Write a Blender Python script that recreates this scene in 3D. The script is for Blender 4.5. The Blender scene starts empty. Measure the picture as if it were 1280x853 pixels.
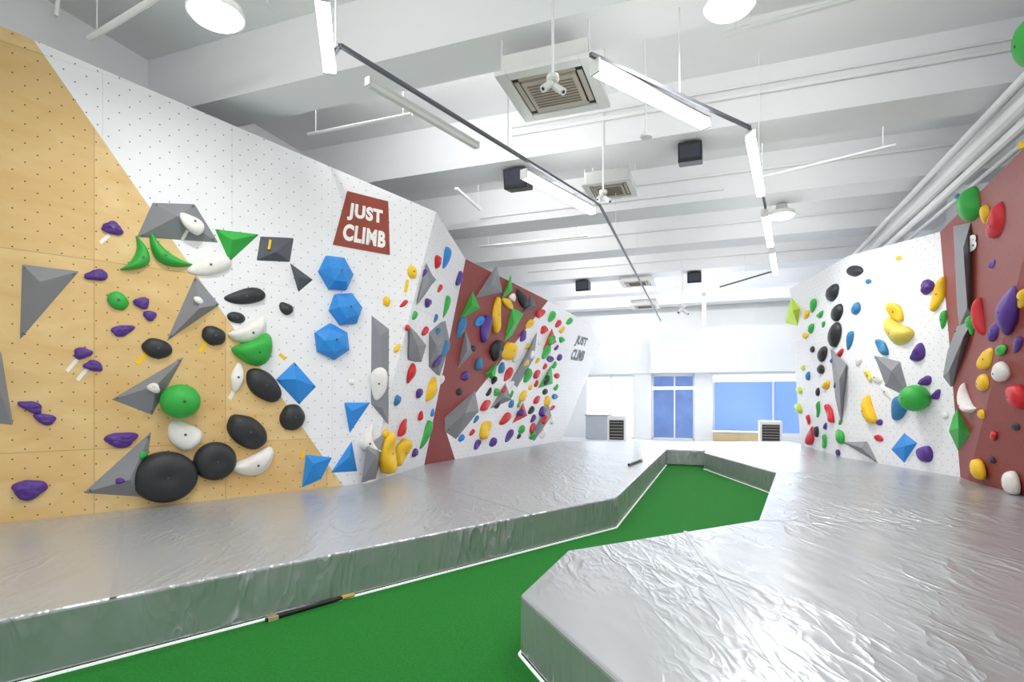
import bpy, bmesh, math, random
from mathutils import Vector, Matrix, noise
from mathutils.bvhtree import BVHTree
random.seed(7)
SC = bpy.context.scene
COL = SC.collection
F = 700.0; HZ = 500.0; CH = 1.5
CAM = Vector((0, 0, CH))
# ------------------------------------------------------------------ camera
cd = bpy.data.cameras.new('camera'); cam = bpy.data.objects.new('camera', cd); COL.objects.link(cam)
cam.location = CAM; cam.rotation_euler = (math.pi/2, 0, 0)
cd.sensor_width = 36; cd.lens = F/1280*36; cd.shift_y = (HZ-426.5)/1280; cd.clip_start = .05
SC.camera = cam
SC.view_settings.view_transform = 'Standard'
SC.view_settings.exposure = 0.08

# ------------------------------------------------------------------ materials
def lin(h):
    out = []
    for i in (0, 2, 4):
        c = int(h[i:i+2], 16)/255
        out.append(c/12.92 if c <= .04045 else ((c+.055)/1.055)**2.4)
    return out
def sh(c, k): return (max(0, min(1, c[0]*k)), max(0, min(1, c[1]*k)), max(0, min(1, c[2]*k)), 1)
class NT:
    def __init__(s, name):
        s.m = bpy.data.materials.new(name); s.m.use_nodes = True
        s.t = s.m.node_tree; s.b = s.t.nodes['Principled BSDF']
    def n(s, typ, **kw):
        nd = s.t.nodes.new(typ)
        for k, v in kw.items(): setattr(nd, k, v)
        return nd
    def l(s, a, b): s.t.links.new(a, b)
    def math(s, op, a, b=None, c=None):
        nd = s.n('ShaderNodeMath', operation=op)
        for i, x in enumerate((a, b, c)):
            if x is None: continue
            if isinstance(x, (int, float)): nd.inputs[i].default_value = x
            else: s.l(x, nd.inputs[i])
        return nd.outputs[0]
    def mix(s, fac, a, b):
        nd = s.n('ShaderNodeMix', data_type='RGBA')
        for i, x in ((0, fac), (6, a), (7, b)):
            if isinstance(x, (int, float)): nd.inputs[i].default_value = x
            elif isinstance(x, (tuple, list)): nd.inputs[i].default_value = x
            else: s.l(x, nd.inputs[i])
        return nd.outputs[2]
MC = {}
def pm(name, hx, rough=.5, metal=0, var=.06, scale=8, bump=0, bscale=60, emit=0, ecol=None):
    if name in MC: return MC[name]
    k = NT(name); c = lin(hx)
    tc = k.n('ShaderNodeTexCoord')
    nz = k.n('ShaderNodeTexNoise'); nz.inputs['Scale'].default_value = scale; nz.inputs['Detail'].default_value = 4
    k.l(tc.outputs['Object'], nz.inputs['Vector'])
    k.l(k.mix(nz.outputs['Fac'], sh(c, 1-var), sh(c, 1+var)), k.b.inputs['Base Color'])
    k.b.inputs['Roughness'].default_value = rough; k.b.inputs['Metallic'].default_value = metal
    if emit:
        k.b.inputs['Emission Color'].default_value = sh(lin(ecol or hx), 1); k.b.inputs['Emission Strength'].default_value = emit
    if bump:
        n2 = k.n('ShaderNodeTexNoise'); n2.inputs['Scale'].default_value = bscale; n2.inputs['Detail'].default_value = 3
        k.l(tc.outputs['Object'], n2.inputs['Vector'])
        bp = k.n('ShaderNodeBump'); bp.inputs['Strength'].default_value = bump; bp.inputs['Distance'].default_value = .01
        k.l(n2.outputs['Fac'], bp.inputs['Height']); k.l(bp.outputs['Normal'], k.b.inputs['Normal'])
    MC[name] = k.m
    return k.m
def panel_mat(name, hx, wood=False, dot='3a3a3a', rough=.55, spacing=.18, rad=.0066):
    k = NT(name); c = lin(hx); tc = k.n('ShaderNodeTexCoord')
    sp = k.n('ShaderNodeSeparateXYZ'); k.l(tc.outputs['Object'], sp.inputs[0])
    X, Y = sp.outputs[0], sp.outputs[1]
    nz = k.n('ShaderNodeTexNoise'); nz.inputs['Detail'].default_value = 5
    if wood:
        mp = k.n('ShaderNodeMapping'); mp.inputs['Scale'].default_value = (1.0, 2.4, 1)
        k.l(tc.outputs['Object'], mp.inputs['Vector']); k.l(mp.outputs[0], nz.inputs['Vector'])
        nz.inputs['Scale'].default_value = 1.8; nz.inputs['Distortion'].default_value = .7
        base = k.mix(nz.outputs['Fac'], sh(lin('cd9f56'), 1), sh(lin('f6e0ab'), 1))
        px_ = k.math('FLOOR', k.math('DIVIDE', k.math('ADD', X, .4), 1.22)); py_ = k.math('FLOOR', k.math('DIVIDE', k.math('ADD', Y, .9), 1.9))
        wn = k.n('ShaderNodeTexWhiteNoise', noise_dimensions='2D')
        cb = k.n('ShaderNodeCombineXYZ'); k.l(px_, cb.inputs[0]); k.l(py_, cb.inputs[1]); k.l(cb.outputs[0], wn.inputs['Vector'])
        base = k.mix(k.math('MULTIPLY', wn.outputs['Value'], .5), base, sh(lin('c9a05c'), 1))
    else:
        nz.inputs['Scale'].default_value = 3; k.l(tc.outputs['Object'], nz.inputs['Vector'])
        base = k.mix(nz.outputs['Fac'], sh(c, .95), sh(c, 1.04))
    v = k.math('DIVIDE', Y, spacing*.5); row = k.math('FLOOR', v)
    u = k.math('ADD', k.math('DIVIDE', X, spacing), k.math('MULTIPLY', k.math('FLOORED_MODULO', row, 2.0), .5))
    du = k.math('MULTIPLY', k.math('SUBTRACT', k.math('FRACT', u), .5), spacing)
    dv = k.math('MULTIPLY', k.math('SUBTRACT', k.math('FRACT', v), .5), spacing*.5)
    d2 = k.math('ADD', k.math('MULTIPLY', du, du), k.math('MULTIPLY', dv, dv))
    m = k.math('LESS_THAN', d2, rad*rad)
    sx = k.math('LESS_THAN', k.math('FRACT', k.math('DIVIDE', k.math('ADD', X, .4), 1.22)), .006 if wood else .004)
    sy = k.math('LESS_THAN', k.math('FRACT', k.math('DIVIDE', k.math('ADD', Y, .9), 1.9)), .004 if wood else .0026)
    seam = k.math('MULTIPLY', k.math('MAXIMUM', sx, sy), .6 if wood else .35)
    c1 = k.mix(seam, base, sh(c, .45))
    k.l(k.mix(m, c1, sh(lin(dot), 1)), k.b.inputs['Base Color'])
    k.b.inputs['Roughness'].default_value = rough
    return k.m
def vinyl_mat(name, hx, rough, crease, wave, metal=.42, scale=(1, .35, 1), rot=.6, fine=5.0, wscale=1.3):
    k = NT(name); c = lin(hx); tc = k.n('ShaderNodeTexCoord')
    mp = k.n('ShaderNodeMapping'); mp.inputs['Rotation'].default_value = (0, 0, rot); mp.inputs['Scale'].default_value = scale
    k.l(tc.outputs['Object'], mp.inputs['Vector'])
    def ridge(sc, dist, width):
        a = k.n('ShaderNodeTexNoise'); a.inputs['Scale'].default_value = sc; a.inputs['Detail'].default_value = 2; a.inputs['Distortion'].default_value = dist
        k.l(mp.outputs[0], a.inputs['Vector'])
        r = k.math('SUBTRACT', 1.0, k.math('MULTIPLY', k.math('ABSOLUTE', k.math('SUBTRACT', a.outputs['Fac'], .5)), width))
        return k.math('POWER', k.math('MAXIMUM', r, 0.0), 1.5)
    b = k.n('ShaderNodeTexNoise'); b.inputs['Scale'].default_value = wscale; b.inputs['Detail'].default_value = 3
    k.l(mp.outputs[0], b.inputs['Vector'])
    pt_ = k.n('ShaderNodeTexNoise'); pt_.inputs['Scale'].default_value = .9; k.l(tc.outputs['Object'], pt_.inputs['Vector'])
    msk = k.math('MULTIPLY', k.math('MAXIMUM', k.math('SUBTRACT', pt_.outputs['Fac'], .36), 0.0), 4.0)
    r = k.math('MULTIPLY', k.math('ADD', ridge(fine, .5, 9.0), k.math('MULTIPLY', ridge(fine*2.1, .4, 9.0), .5)), msk)
    h = k.math('ADD', k.math('MULTIPLY', r, crease), k.math('MULTIPLY', b.outputs['Fac'], wave))
    bp = k.n('ShaderNodeBump'); bp.inputs['Strength'].default_value = 1.0; bp.inputs['Distance'].default_value = 1.0
    k.l(h, bp.inputs['Height']); k.l(bp.outputs['Normal'], k.b.inputs['Normal'])
    k.l(k.mix(b.outputs['Fac'], sh(c, .95), sh(c, 1.04)), k.b.inputs['Base Color'])
    k.b.inputs['Roughness'].default_value = rough; k.b.inputs['Metallic'].default_value = metal
    return k.m

M_WOOD = panel_mat('birch_plywood', 'e0b771', wood=True, dot='3b2a18')
M_WHITE = panel_mat('white_panel_paint', 'ededef', dot='4c4c54')
M_RED = panel_mat('brick_red_panel_paint', '8c3b34', dot='2a0f0d')
M_CEIL = pm('ceiling_paint', 'f1f2f4', .8, var=.02, scale=1.5)
M_BEAM = pm('beam_paint', 'f0f1f3', .8, var=.02, scale=1.5)
M_WALL = pm('room_wall_paint', 'f4f6f7', .8, var=.02, scale=1.5)
M_TURF = pm('green_turf', '127a20', .95, var=.5, scale=60, bump=.8, bscale=200)
M_FLOOR = pm('pale_floor', 'eceef0', .25, var=.03)
M_MAT = vinyl_mat('silver_vinyl', 'babdc1', .29, .005, .045)
M_MATR = vinyl_mat('silver_vinyl_creased', 'b7babe', .29, .0085, .05, fine=4.5)
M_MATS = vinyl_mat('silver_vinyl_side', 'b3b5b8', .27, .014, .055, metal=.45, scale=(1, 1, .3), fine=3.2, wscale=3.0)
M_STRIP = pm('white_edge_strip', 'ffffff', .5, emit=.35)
M_SEAM = pm('vinyl_seam', 'b4b6ba', .35, .4)
M_BLACK = pm('black_metal', '1e1f21', .45, .2)
M_TRACK = pm('dark_track', '6a6d72', .45, .3)
M_PIPE = pm('white_pipe', 'eff0f0', .5, var=.03)
M_PLAST = pm('white_plastic', 'eaeae8', .45, var=.03)
M_ACBODY = pm('grey_white_metal', 'e6e6e3', .5, var=.04)
M_GRILL = pm('beige_grille', 'c2b7a8', .6, var=.05)
M_DARK = pm('dark_slot', '2c2c2e', .6)
M_SLAT = pm('brown_grille_slat', '85796c', .6)
M_LIT = pm('lit_diffuser', 'ffffff', .5, emit=8, ecol='f6faff')
M_LAMP = pm('lit_lamp_glass', 'ffffff', .5, emit=7, ecol='f6faff')
M_STEEL = pm('steel_bolt', '5c5f62', .35, .8)
M_BLUEG = pm('blue_window_film', '7a9cd8', .15, emit=.58, ecol='7c9fe6', var=.2, scale=.8)
M_DOORG = pm('door_glass', '6680b4', .12, emit=.36, ecol='7394d4', var=.6, scale=1.6)
M_SKYG = pm('bright_window_glass', 'eef4ff', .15, emit=1.8, ecol='eef5ff')
M_FRAME = pm('white_window_frame', 'eff1f3', .5, var=.02)
M_SIGN = pm('brick_red_sign', '94402f', .6, var=.04)
M_LETW = pm('white_lettering', 'f4f2ef', .6, var=.01)
M_LETG = pm('grey_lettering', '6c6f74', .6)
M_BEIGE = pm('beige_cabinet_wood', 'c9b48c', .6)
HC = {'blue': '2a8bdc', 'grey': '85878c', 'dark grey': '50545a', 'black': '26282b', 'green': '30ac40', 'lime': 'bcd92c',
      'purple': '55308c', 'white': 'ece9e3', 'yellow': 'f0c21a', 'red': 'cf242d', 'teal': '2a79aa', 'pale yellow': 'decb58'}
def hm(c): return pm(c.replace(' ', '_')+'_hold_resin', HC[c], .5, var=.10, scale=14, bump=.25, bscale=120)
def vm(c): return pm(c.replace(' ', '_')+'_volume_paint', HC[c], .6, var=.05, scale=6, bump=.2, bscale=160)

# ------------------------------------------------------------------ mesh helper
class MB:
    def __init__(s): s.v = []; s.f = []
    def add(s, vs, fs):
        o = len(s.v); s.v += [Vector(v) for v in vs]; s.f += [[i+o for i in f] for f in fs]; return s
    def box(s, c, d, rz=0):
        R = Matrix.Rotation(rz, 3, 'Z'); c = Vector(c); vs = []
        for z in (-1, 1):
            for x, y in ((-1, -1), (1, -1), (1, 1), (-1, 1)):
                vs.append(c+R @ Vector((x*d[0]/2, y*d[1]/2, z*d[2]/2)))
        return s.add(vs, [[3, 2, 1, 0], [4, 5, 6, 7], [0, 1, 5, 4], [1, 2, 6, 5], [2, 3, 7, 6], [3, 0, 4, 7]])
    def bar(s, p, q, w, h):
        p = Vector(p); q = Vector(q); d = (q-p).normalized()
        up = Vector((0, 0, 1)) if abs(d.z) < .95 else Vector((0, 1, 0))
        x = d.cross(up).normalized(); y = x.cross(d)
        vs = []
        for e in (p, q):
            for a, b in ((-1, -1), (1, -1), (1, 1), (-1, 1)): vs.append(e+x*a*w/2+y*b*h/2)
        return s.add(vs, [[0, 1, 2, 3], [7, 6, 5, 4], [4, 5, 1, 0], [5, 6, 2, 1], [6, 7, 3, 2], [7, 4, 0, 3]])
    def cyl(s, p, q, r, n=12, r2=None):
        p = Vector(p); q = Vector(q); d = (q-p).normalized(); r2 = r if r2 is None else r2
        up = Vector((0, 0, 1)) if abs(d.z) < .95 else Vector((0, 1, 0))
        x = d.cross(up).normalized(); y = x.cross(d); vs = []
        for e, rr in ((p, r), (q, r2)):
            for i in range(n):
                a = 2*math.pi*i/n; vs.append(e+x*math.cos(a)*rr+y*math.sin(a)*rr)
        fs = [[i, i+n, (i+1) % n+n, (i+1) % n] for i in range(n)]
        fs += [list(range(n)), list(range(2*n-1, n-1, -1))]
        return s.add(vs, fs)
    def lathe(s, pts, c=(0, 0, 0), n=28):
        c = Vector(c); vs = []; fs = []
        for r, z in pts:
            for i in range(n):
                a = 2*math.pi*i/n; vs.append(c+Vector((r*math.cos(a), r*math.sin(a), z)))
        for k in range(len(pts)-1):
            for i in range(n):
                fs.append([k*n+i, k*n+(i+1) % n, (k+1)*n+(i+1) % n, (k+1)*n+i])
        fs.append(list(range(n-1, -1, -1))); fs.append([(len(pts)-1)*n+i for i in range(n)])
        return s.add(vs, fs)
    def prism(s, poly, z0, z1):
        n = len(poly); vs = [(x, y, z0) for x, y in poly]+[(x, y, z1) for x, y in poly]
        fs = [list(range(n-1, -1, -1)), list(range(n, 2*n))]+[[i, (i+1) % n, (i+1) % n+n, i+n] for i in range(n)]
        return s.add(vs, fs)
    def build(s, name, mat, parent=None, loc=None, smooth=False, bevel=0, fix=True):
        me = bpy.data.meshes.new(name)
        o = Vector(loc) if loc is not None else Vector((0, 0, 0))
        me.from_pydata([v-o for v in s.v], [], s.f)
        if fix:
            bm = bmesh.new(); bm.from_mesh(me); bmesh.ops.recalc_face_normals(bm, faces=bm.faces); bm.to_mesh(me); bm.free()
        me.materials.append(mat)
        if smooth: me.polygons.foreach_set('use_smooth', [True]*len(me.polygons))
        ob = bpy.data.objects.new(name, me); COL.objects.link(ob)
        if parent is not None: ob.parent = parent
        elif loc is not None: ob.location = o
        if bevel:
            b = ob.modifiers.new('bevel', 'BEVEL'); b.width = bevel; b.segments = 3; b.limit_method = 'ANGLE'
        return ob
    def mid(s):
        lo = Vector([min(v[i] for v in s.v) for i in range(3)]); hi = Vector([max(v[i] for v in s.v) for i in range(3)])
        return Vector(((lo.x+hi.x)/2, (lo.y+hi.y)/2, lo.z))
def tag(o, label, cat, group=None, kind=None):
    o['label'] = label; o['category'] = cat
    if group: o['group'] = group
    if kind: o['kind'] = kind
    return o
def thing(name, label, cat, loc=(0, 0, 0), rz=0, group=None):
    o = bpy.data.objects.new(name, None); COL.objects.link(o); o.location = loc; o.rotation_euler = (0, 0, rz)
    o.empty_display_size = .2
    return tag(o, label, cat, group)
A20 = math.radians(20)
def H(s, r, z): return Vector((math.sin(A20)*s+math.cos(A20)*r, math.cos(A20)*s-math.sin(A20)*r, z))
def px(u, v, Y): return Vector(((u-640)/F*Y, Y, CH-(v-HZ)/F*Y))
def pz(u, v, z):
    Y = F*(CH-z)/(v-HZ); return px(u, v, Y)
def ray(u, v): return Vector(((u-640)/F, 1, -(v-HZ)/F))
def hallr(u, s):
    k = (u-640)/F; return (k*math.cos(A20)*s-math.sin(A20)*s)/(math.cos(A20)+math.sin(A20)*k)

# ------------------------------------------------------------------ room shell
S0, S1, RL, RR, ZC, ZB = -3.0, 22.0, -6.6, 4.2, 5.7, 5.0
def slab(name, pts, z0, z1, mat, label, cat):
    o = MB().prism([(p.x, p.y) for p in pts], z0, z1).build(name, mat); return tag(o, label, cat, kind='structure')
slab('floor', [H(S0, RL, 0), H(S0, RR, 0), H(15.6, RR, 0), H(15.6, RL, 0)], -.1, 0, M_TURF, 'green artificial turf floor running between the silver mats', 'floor')
slab('floor', [H(15.6, RL, 0), H(15.6, RR, 0), H(26, RR, 0), H(26, RL, 0)], -.1, 0, M_FLOOR, 'pale glossy floor by the far windows', 'floor')
slab('ceiling', [H(S0, RL-.2, 0), H(S0, RR+.2, 0), H(26, RR+.2, 0), H(26, RL-.2, 0)], ZC, ZC+.2, M_CEIL, 'white painted concrete ceiling above the beams', 'ceiling')
slab('wall_left', [H(S0, RL-.2, 0), H(S0, RL, 0), H(26, RL, 0), H(26, RL-.2, 0)], 0, ZC, M_WALL, 'white room wall behind the left climbing panels', 'wall')
slab('wall_right', [H(S0, RR, 0), H(S0, RR+.2, 0), H(26, RR+.2, 0), H(26, RR, 0)], 0, ZC, M_WALL, 'white room wall behind the right climbing panels', 'wall')
bl = ['nearest deep white beam crossing the ceiling', 'second white ceiling beam from the camera', 'third white ceiling beam from the camera', 'fourth white ceiling beam from the camera', 'fifth white ceiling beam from the camera', 'sixth white ceiling beam from the camera', 'white ceiling beam right at the far wall', 'white ceiling beam overhead behind the camera']
BW = .68
for i, s in enumerate([4.97, 7.68, 10.4, 13.1, 15.8, 18.5, 21.2, 1.6]):
    wd = .58 if i in (0, 7) else BW
    o = MB().prism([(p.x, p.y) for p in (H(s, RL, 0), H(s, RR, 0), H(s+wd, RR, 0), H(s+wd, RL, 0))], ZB, ZC).build('ceiling_beam', M_BEAM)
    tag(o, bl[i], 'beam', kind='structure')
def hbox(m, s0, s1, r0, r1, z0, z1):
    p = [H(s0, r0, 0), H(s0, r1, 0), H(s1, r1, 0), H(s1, r0, 0)]
    return m.prism([(q.x, q.y) for q in p], z0, z1)
m = MB(); hbox(m, 22, 22.25, RL, RR, 2.45, ZC); hbox(m, 22, 22.25, -2.95, -2.3, 0, 2.45); hbox(m, 22, 22.25, -.75, -.1, 0, 2.45); hbox(m, 22, 22.25, RL, -4.9, 0, 2.45); hbox(m, 22, 22.25, 3.3, RR, 0, 2.45)
tag(m.build('wall_back', M_WALL), 'white far wall with bulkhead and pillars around the windows', 'wall', kind='structure')
m = MB(); hbox(m, 21.4, 21.98, -2.3, 3.2, 2.5, 4.1)
tag(m.build('trim_1', M_WALL), 'white boxed bulkhead over the far windows', 'trim', kind='structure')
m = MB(); hbox(m, 21.75, 21.98, -5.2, -2.34, 2.5, 3.4)
tag(m.build('trim_2', M_WALL), 'lower white soffit over the bright left opening', 'trim', kind='structure')
m = MB(); hbox(m, 21.8, 21.99, -2.95, -2.3, 0, 2.5); hbox(m, 21.8, 21.99, -.75, -.1, 0, 2.5)
tag(m.build('trim_3', M_WALL), 'white projecting pillars on both sides of the glass door', 'trim', kind='structure')
def window(n, r0, r1, z0, z1, pane, label, mull, band=None):
    m = MB(); hbox(m, 22.1, 22.13, r0, r1, z0, z1)
    w = tag(m.build('window_%d' % n, pane), label, 'window', kind='structure')
    f = MB(); t = .06
    hbox(f, 22.02, 22.09, r0, r1, z1-t, z1); hbox(f, 22.02, 22.09, r0, r1, z0, z0+t)
    for r in [r0, r1-t]+mull: hbox(f, 22.02, 22.09, r, r+t, z0, z1)
    f.build('window_frame', M_FRAME, w)
    if band:
        b = MB(); hbox(b, 22.0, 22.03, r0, r1, band[0], band[1]); b.build('blind', pm('pale_blind', 'eef2f8', .6, emit=.6), w)
window(1, -4.9, -2.95, 0, 2.45, M_SKYG, 'bright white glazed opening at the left of the far wall', [-3.9])
window(2, -2.3, -.75, 0, 2.45, M_DOORG, 'grey-blue glass shop door between two white pillars', [-1.5], (1.88, 2.0))
window(3, -.1, 3.3, .25, 2.45, M_BLUEG, 'wide blue window right of the white pillar', [1.9], (2.15, 2.42))

# ------------------------------------------------------------------ climbing panels
TRI_V = []; TRI_F = []; TRI_P = []; PN = {}
def panel(name, pts, mat, label, pname, tris=None):
    pts = [Vector(p) for p in pts]
    fs = tris or [list(range(len(pts)))]
    n = Vector((0, 0, 0))
    for f in fs:
        for i in range(1, len(f)-1): n += (pts[f[i]]-pts[f[0]]).cross(pts[f[i+1]]-pts[f[0]])
    n.normalize(); ce = sum(pts, Vector())/len(pts)
    if n.dot(CAM-ce) < 0: n = -n; fs = [f[::-1] for f in fs]
    PN[pname] = n
    o = pts[0]; y = (Vector((0, 0, 1))-n*n.z).normalized(); x = y.cross(n)
    Mx = Matrix((( x.x, y.x, n.x, o.x), (x.y, y.y, n.y, o.y), (x.z, y.z, n.z, o.z), (0, 0, 0, 1)))
    inv = Mx.inverted()
    me = bpy.data.meshes.new(name); me.from_pydata([inv @ p for p in pts], [], fs); me.materials.append(mat)
    ob = bpy.data.objects.new(name, me); COL.objects.link(ob); ob.matrix_world = Mx
    sd = ob.modifiers.new('thickness', 'SOLIDIFY'); sd.thickness = .07; sd.offset = -1
    tag(ob, label, 'climbing wall', kind='structure')
    b = len(TRI_V); TRI_V.extend(pts)
    for f in fs:
        for i in range(1, len(f)-1): TRI_F.append((b+f[0], b+f[i], b+f[i+1])); TRI_P.append(pname)
    return ob
def plane_hit(u, v, P, n):
    d = ray(u, v); t = (P-CAM).dot(n)/d.dot(n); return CAM+d*t
MZ = .36
def base(u, v):
    p = pz(u, v, MZ); return Vector((p.x, p.y, 0))
A = base(0, 655); B = base(450, 605); C = base(525, 582); D = base(690, 553)
n1 = Vector((B.y-A.y, -(B.x-A.x), 0)).normalized(); n3 = Vector((D.y-C.y, -(D.x-C.x), 0)).normalized()
A0 = A-(B-A)*1.05
K = plane_hit(42, 50, A, n1); T = plane_hit(545, 265, A, n1); Kx = K+(K-T)*.42
E = plane_hit(582, 324, C, n3); G = plane_hit(685, 376, C, n3); Fb = base(556, 572); Fb = C+(D-C)*((Fb-C).dot(D-C)/(D-C).length_squared)
M1 = plane_hit(557, 538, C, n3); M2 = plane_hit(612, 470, C, n3)
panel('wall_left', [A0, B, K, Kx], M_WOOD, 'birch plywood climbing panel at the left', 'plywood panel')
panel('wall_left', [B, T, K], M_WHITE, 'white climbing panel carrying the red sign', 'white sign panel')
panel('wall_left', [B, C, E, T], M_WHITE, 'narrow white climbing panel in the left corner', 'white corner panel', [[0, 1, 3], [1, 2, 3]])
panel('wall_left', [C, Fb, M1, M2, G, E], M_RED, 'brick red triangular climbing panel on the left', 'left red panel', [[0, 1, 2], [0, 2, 5], [2, 3, 5], [3, 4, 5]])
panel('wall_left', [Fb, D, G, M2, M1], M_WHITE, 'white climbing panel right of the left red one', 'far white panel', [[0, 1, 4], [1, 3, 4], [1, 2, 3]])
Q = px(738, 406, 17.4); n4 = (G-D).cross(Q-D).normalized()
P4 = [D, plane_hit(702, 551, D, n4), plane_hit(722, 500, D, n4), plane_hit(752, 430, D, n4), Q, G]
panel('wall_left', P4, M_WHITE, 'farthest white left panel with grey lettering', 'lettered far panel')
G0 = base(1203, 597); H0 = base(1060, 573); nr = Vector((-(H0.y-G0.y), (H0.x-G0.x), 0)).normalized()
G1 = plane_hit(1175, 290, G0, nr); H1 = plane_hit(1060, 320, G0, nr)
I0 = px(1002, 556, 14.2); I0.z = 0; I1 = px(987, 361, 14.0)
N0 = Vector((5.85, 5.66, 0)); N1 = Vector((4.75, 4.85, 4.0))
panel('wall_right', [G0, H0, H1, G1], M_WHITE, 'white climbing panel on the right wall', 'right white panel')
panel('wall_right', [H0, I0, I1, H1], M_WHITE, 'farther white climbing panel on the right wall', 'farther right panel', [[0, 1, 2], [0, 2, 3]])
panel('wall_right', [G0, N0, N1, G1], M_RED, 'brick red climbing panel at the right edge', 'right red panel', [[0, 1, 2], [0, 2, 3]])
panel('wall_right', [N0, (5.0, 3.4, 0), (3.9, 3.0, 4.9), (4.6, 4.7, 4.95), N1], M_RED, 'nearest red panel just outside the right edge', 'near red panel', [[0, 1, 2], [0, 2, 4], [4, 2, 3]])
bvh = BVHTree.FromPolygons(TRI_V, TRI_F)
def hit(u, v):
    for rad in (0, 4, 8, 14, 20, 28, 40, 60):
        for k in range(1 if rad == 0 else 12):
            a = k*math.pi/6
            loc, n, i, d = bvh.ray_cast(CAM, ray(u+rad*math.cos(a), v+rad*math.sin(a)).normalized())
            if loc is not None:
                if n.dot(CAM-loc) < 0: n = -n
                p = plane_hit(u, v, loc, n)
                if (CAM-p).normalized().dot(n) < .4: n = PN[TRI_P[i]]      # grazing facet of a volume: mount square to the panel
                return p, n, TRI_P[i]
    raise RuntimeError('no wall at %s %s' % (u, v))

# ------------------------------------------------------------------ mats
def mat_thing(label, poly, edges, seams=(), mt=None):
    cx = sum(p[0] for p in poly)/len(poly); cy = sum(p[1] for p in poly)/len(poly)
    t = thing('crash_mat', label, 'crash mat', (cx, cy, 0), group='silver crash mats')
    o = Vector((cx, cy, 0))
    mb = MB(); mb.prism(poly, .012, MZ)
    ob = mb.build('cover', mt or M_MAT, t, loc=o, bevel=.022)
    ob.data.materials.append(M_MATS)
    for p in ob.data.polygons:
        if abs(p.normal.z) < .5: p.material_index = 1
    st = MB()
    for i, j in edges:
        p = Vector((*poly[i], .007)); q = Vector((*poly[j], .007)); d = (q-p).normalized(); w = Vector((d.y, -d.x, 0))
        st.bar(p+w*.005, q+w*.005, .012, .013)
    if edges: st.build('base_strip', M_STRIP, t, loc=o)['label'] = 'pale white edge strip'
    for a, b in seams:
        mb = MB().bar(Vector((*a, MZ+.0005)), Vector((*b, MZ+.0005)), .03, .003); mb.build('seam', M_SEAM, t, loc=o)
    return t
xy = lambda p: (p.x, p.y)
e0, e1, e2 = pz(0, 775, MZ), pz(770, 622, MZ), pz(833, 562, MZ)
ex = e0-(e1-e0)*.72
bk = D+Vector((.35, .25, 0))
mat_thing('long silver vinyl crash mat along the left climbing wall', [xy(ex), xy(e1), xy(e2), (3.6, 15.3), xy(bk), xy(D), xy(C), xy(B), xy(A0)], [(0, 1), (1, 2)],
          [((-2.3, 3.23), (-4.0, 5.75)), ((.2, 5.57), (-1.75, 8.6))])
mat_thing('low silver mat strip closing the far end of the turf', [xy(e2), (4.33, 12.55), (4.36, 15.3), (3.61, 15.3)], [])
w0, w1, w2, w3 = pz(650, 743, MZ), pz(709, 688, MZ), pz(948, 650, MZ), pz(970, 591, MZ)
w4 = pz(880, 566, MZ)
dn = (pz(770, 850, MZ)-w0).normalized(); w00 = w0+dn*3.1
mat_thing('far silver crash mat under the right white panel', [xy(w3), xy(G0), xy(H0), xy(I0), (7.5, 15.3), (4.37, 15.3), (4.34, 12.55), xy(w4)], [(7, 0)])
mat_thing('near silver crash mat with angled corner at lower right', [xy(w00), (5.0, w00.y), (5.0, 3.4), xy(N0), xy(G0), xy(w3), xy(w2), xy(w1), xy(w0)], [(7, 8), (8, 0)],
          [((1.5, 4.86), (.9, .9)), ((2.35, 5.3), (5.6, 4.9))], M_MATR)

# ------------------------------------------------------------------ holds and volumes
ITEMS = []
LMK = []
PTS = []
def grp(colr, pn): return '%s holds on the %s' % (colr, pn)
def volume(poly, apex, h, colr, label, short=None, name='climbing_volume'):
    cu = sum(p[0] for p in poly)/len(poly); cv = sum(p[1] for p in poly)/len(poly)
    P, n, pn = hit(cu, cv)
    bs = [plane_hit(u, v, P, n)-n*.004 for u, v in poly]
    ap = [plane_hit(u, v, P+n*h, n) for u, v in apex]
    bm = bmesh.new()
    for p in bs+ap: bm.verts.new(p-P)
    r = bmesh.ops.convex_hull(bm, input=bm.verts)
    junk = [g for g in r['geom_interior'] if isinstance(g, bmesh.types.BMVert)]
    if junk: bmesh.ops.delete(bm, geom=junk, context='VERTS')
    bmesh.ops.recalc_face_normals(bm, faces=bm.faces)
    me = bpy.data.meshes.new(name); bm.to_mesh(me); bm.free(); me.materials.append(vm(colr))
    ob = bpy.data.objects.new(name, me); COL.objects.link(ob); ob.location = P
    b = ob.modifiers.new('bevel', 'BEVEL'); b.width = .006; b.segments = 2
    tag(ob, label, 'climbing volume', grp(colr, pn).replace('holds', 'volumes'))
    o = len(TRI_V); TRI_V.extend([v.co+P for v in me.vertices])
    for p in me.polygons:
        vv = list(p.vertices)
        for i in range(1, len(vv)-1): TRI_F.append((o+vv[0], o+vv[i], o+vv[i+1])); TRI_P.append(pn)
    if (max(p[0] for p in poly)-min(p[0] for p in poly)) > 40:
        for q, w in zip(bs, poly):
            c = q.lerp(sum(bs, Vector())/len(bs), .16)
            mb = MB().cyl(c-n*.005-P, c+n*(h*.16+.012)-P, .009, 8); mb.build('screw', M_STEEL, ob)
    if short: LMK.append((cu, cv, short))
    return ob
def dome(fn, rings, segs):
    vs = [fn(0, 0)]; fs = []
    for k in range(1, rings+1):
        for i in range(segs): vs.append(fn(k/rings, 2*math.pi*i/segs))
    for i in range(segs): fs.append([0, 1+i, 1+(i+1) % segs])
    for k in range(rings-1):
        for i in range(segs):
            a = 1+k*segs+i; b = 1+k*segs+(i+1) % segs; fs.append([a, a+segs, b+segs, b])
    fs.append([1+(rings-1)*segs+i for i in range(segs)][::-1])
    return vs, fs
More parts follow.
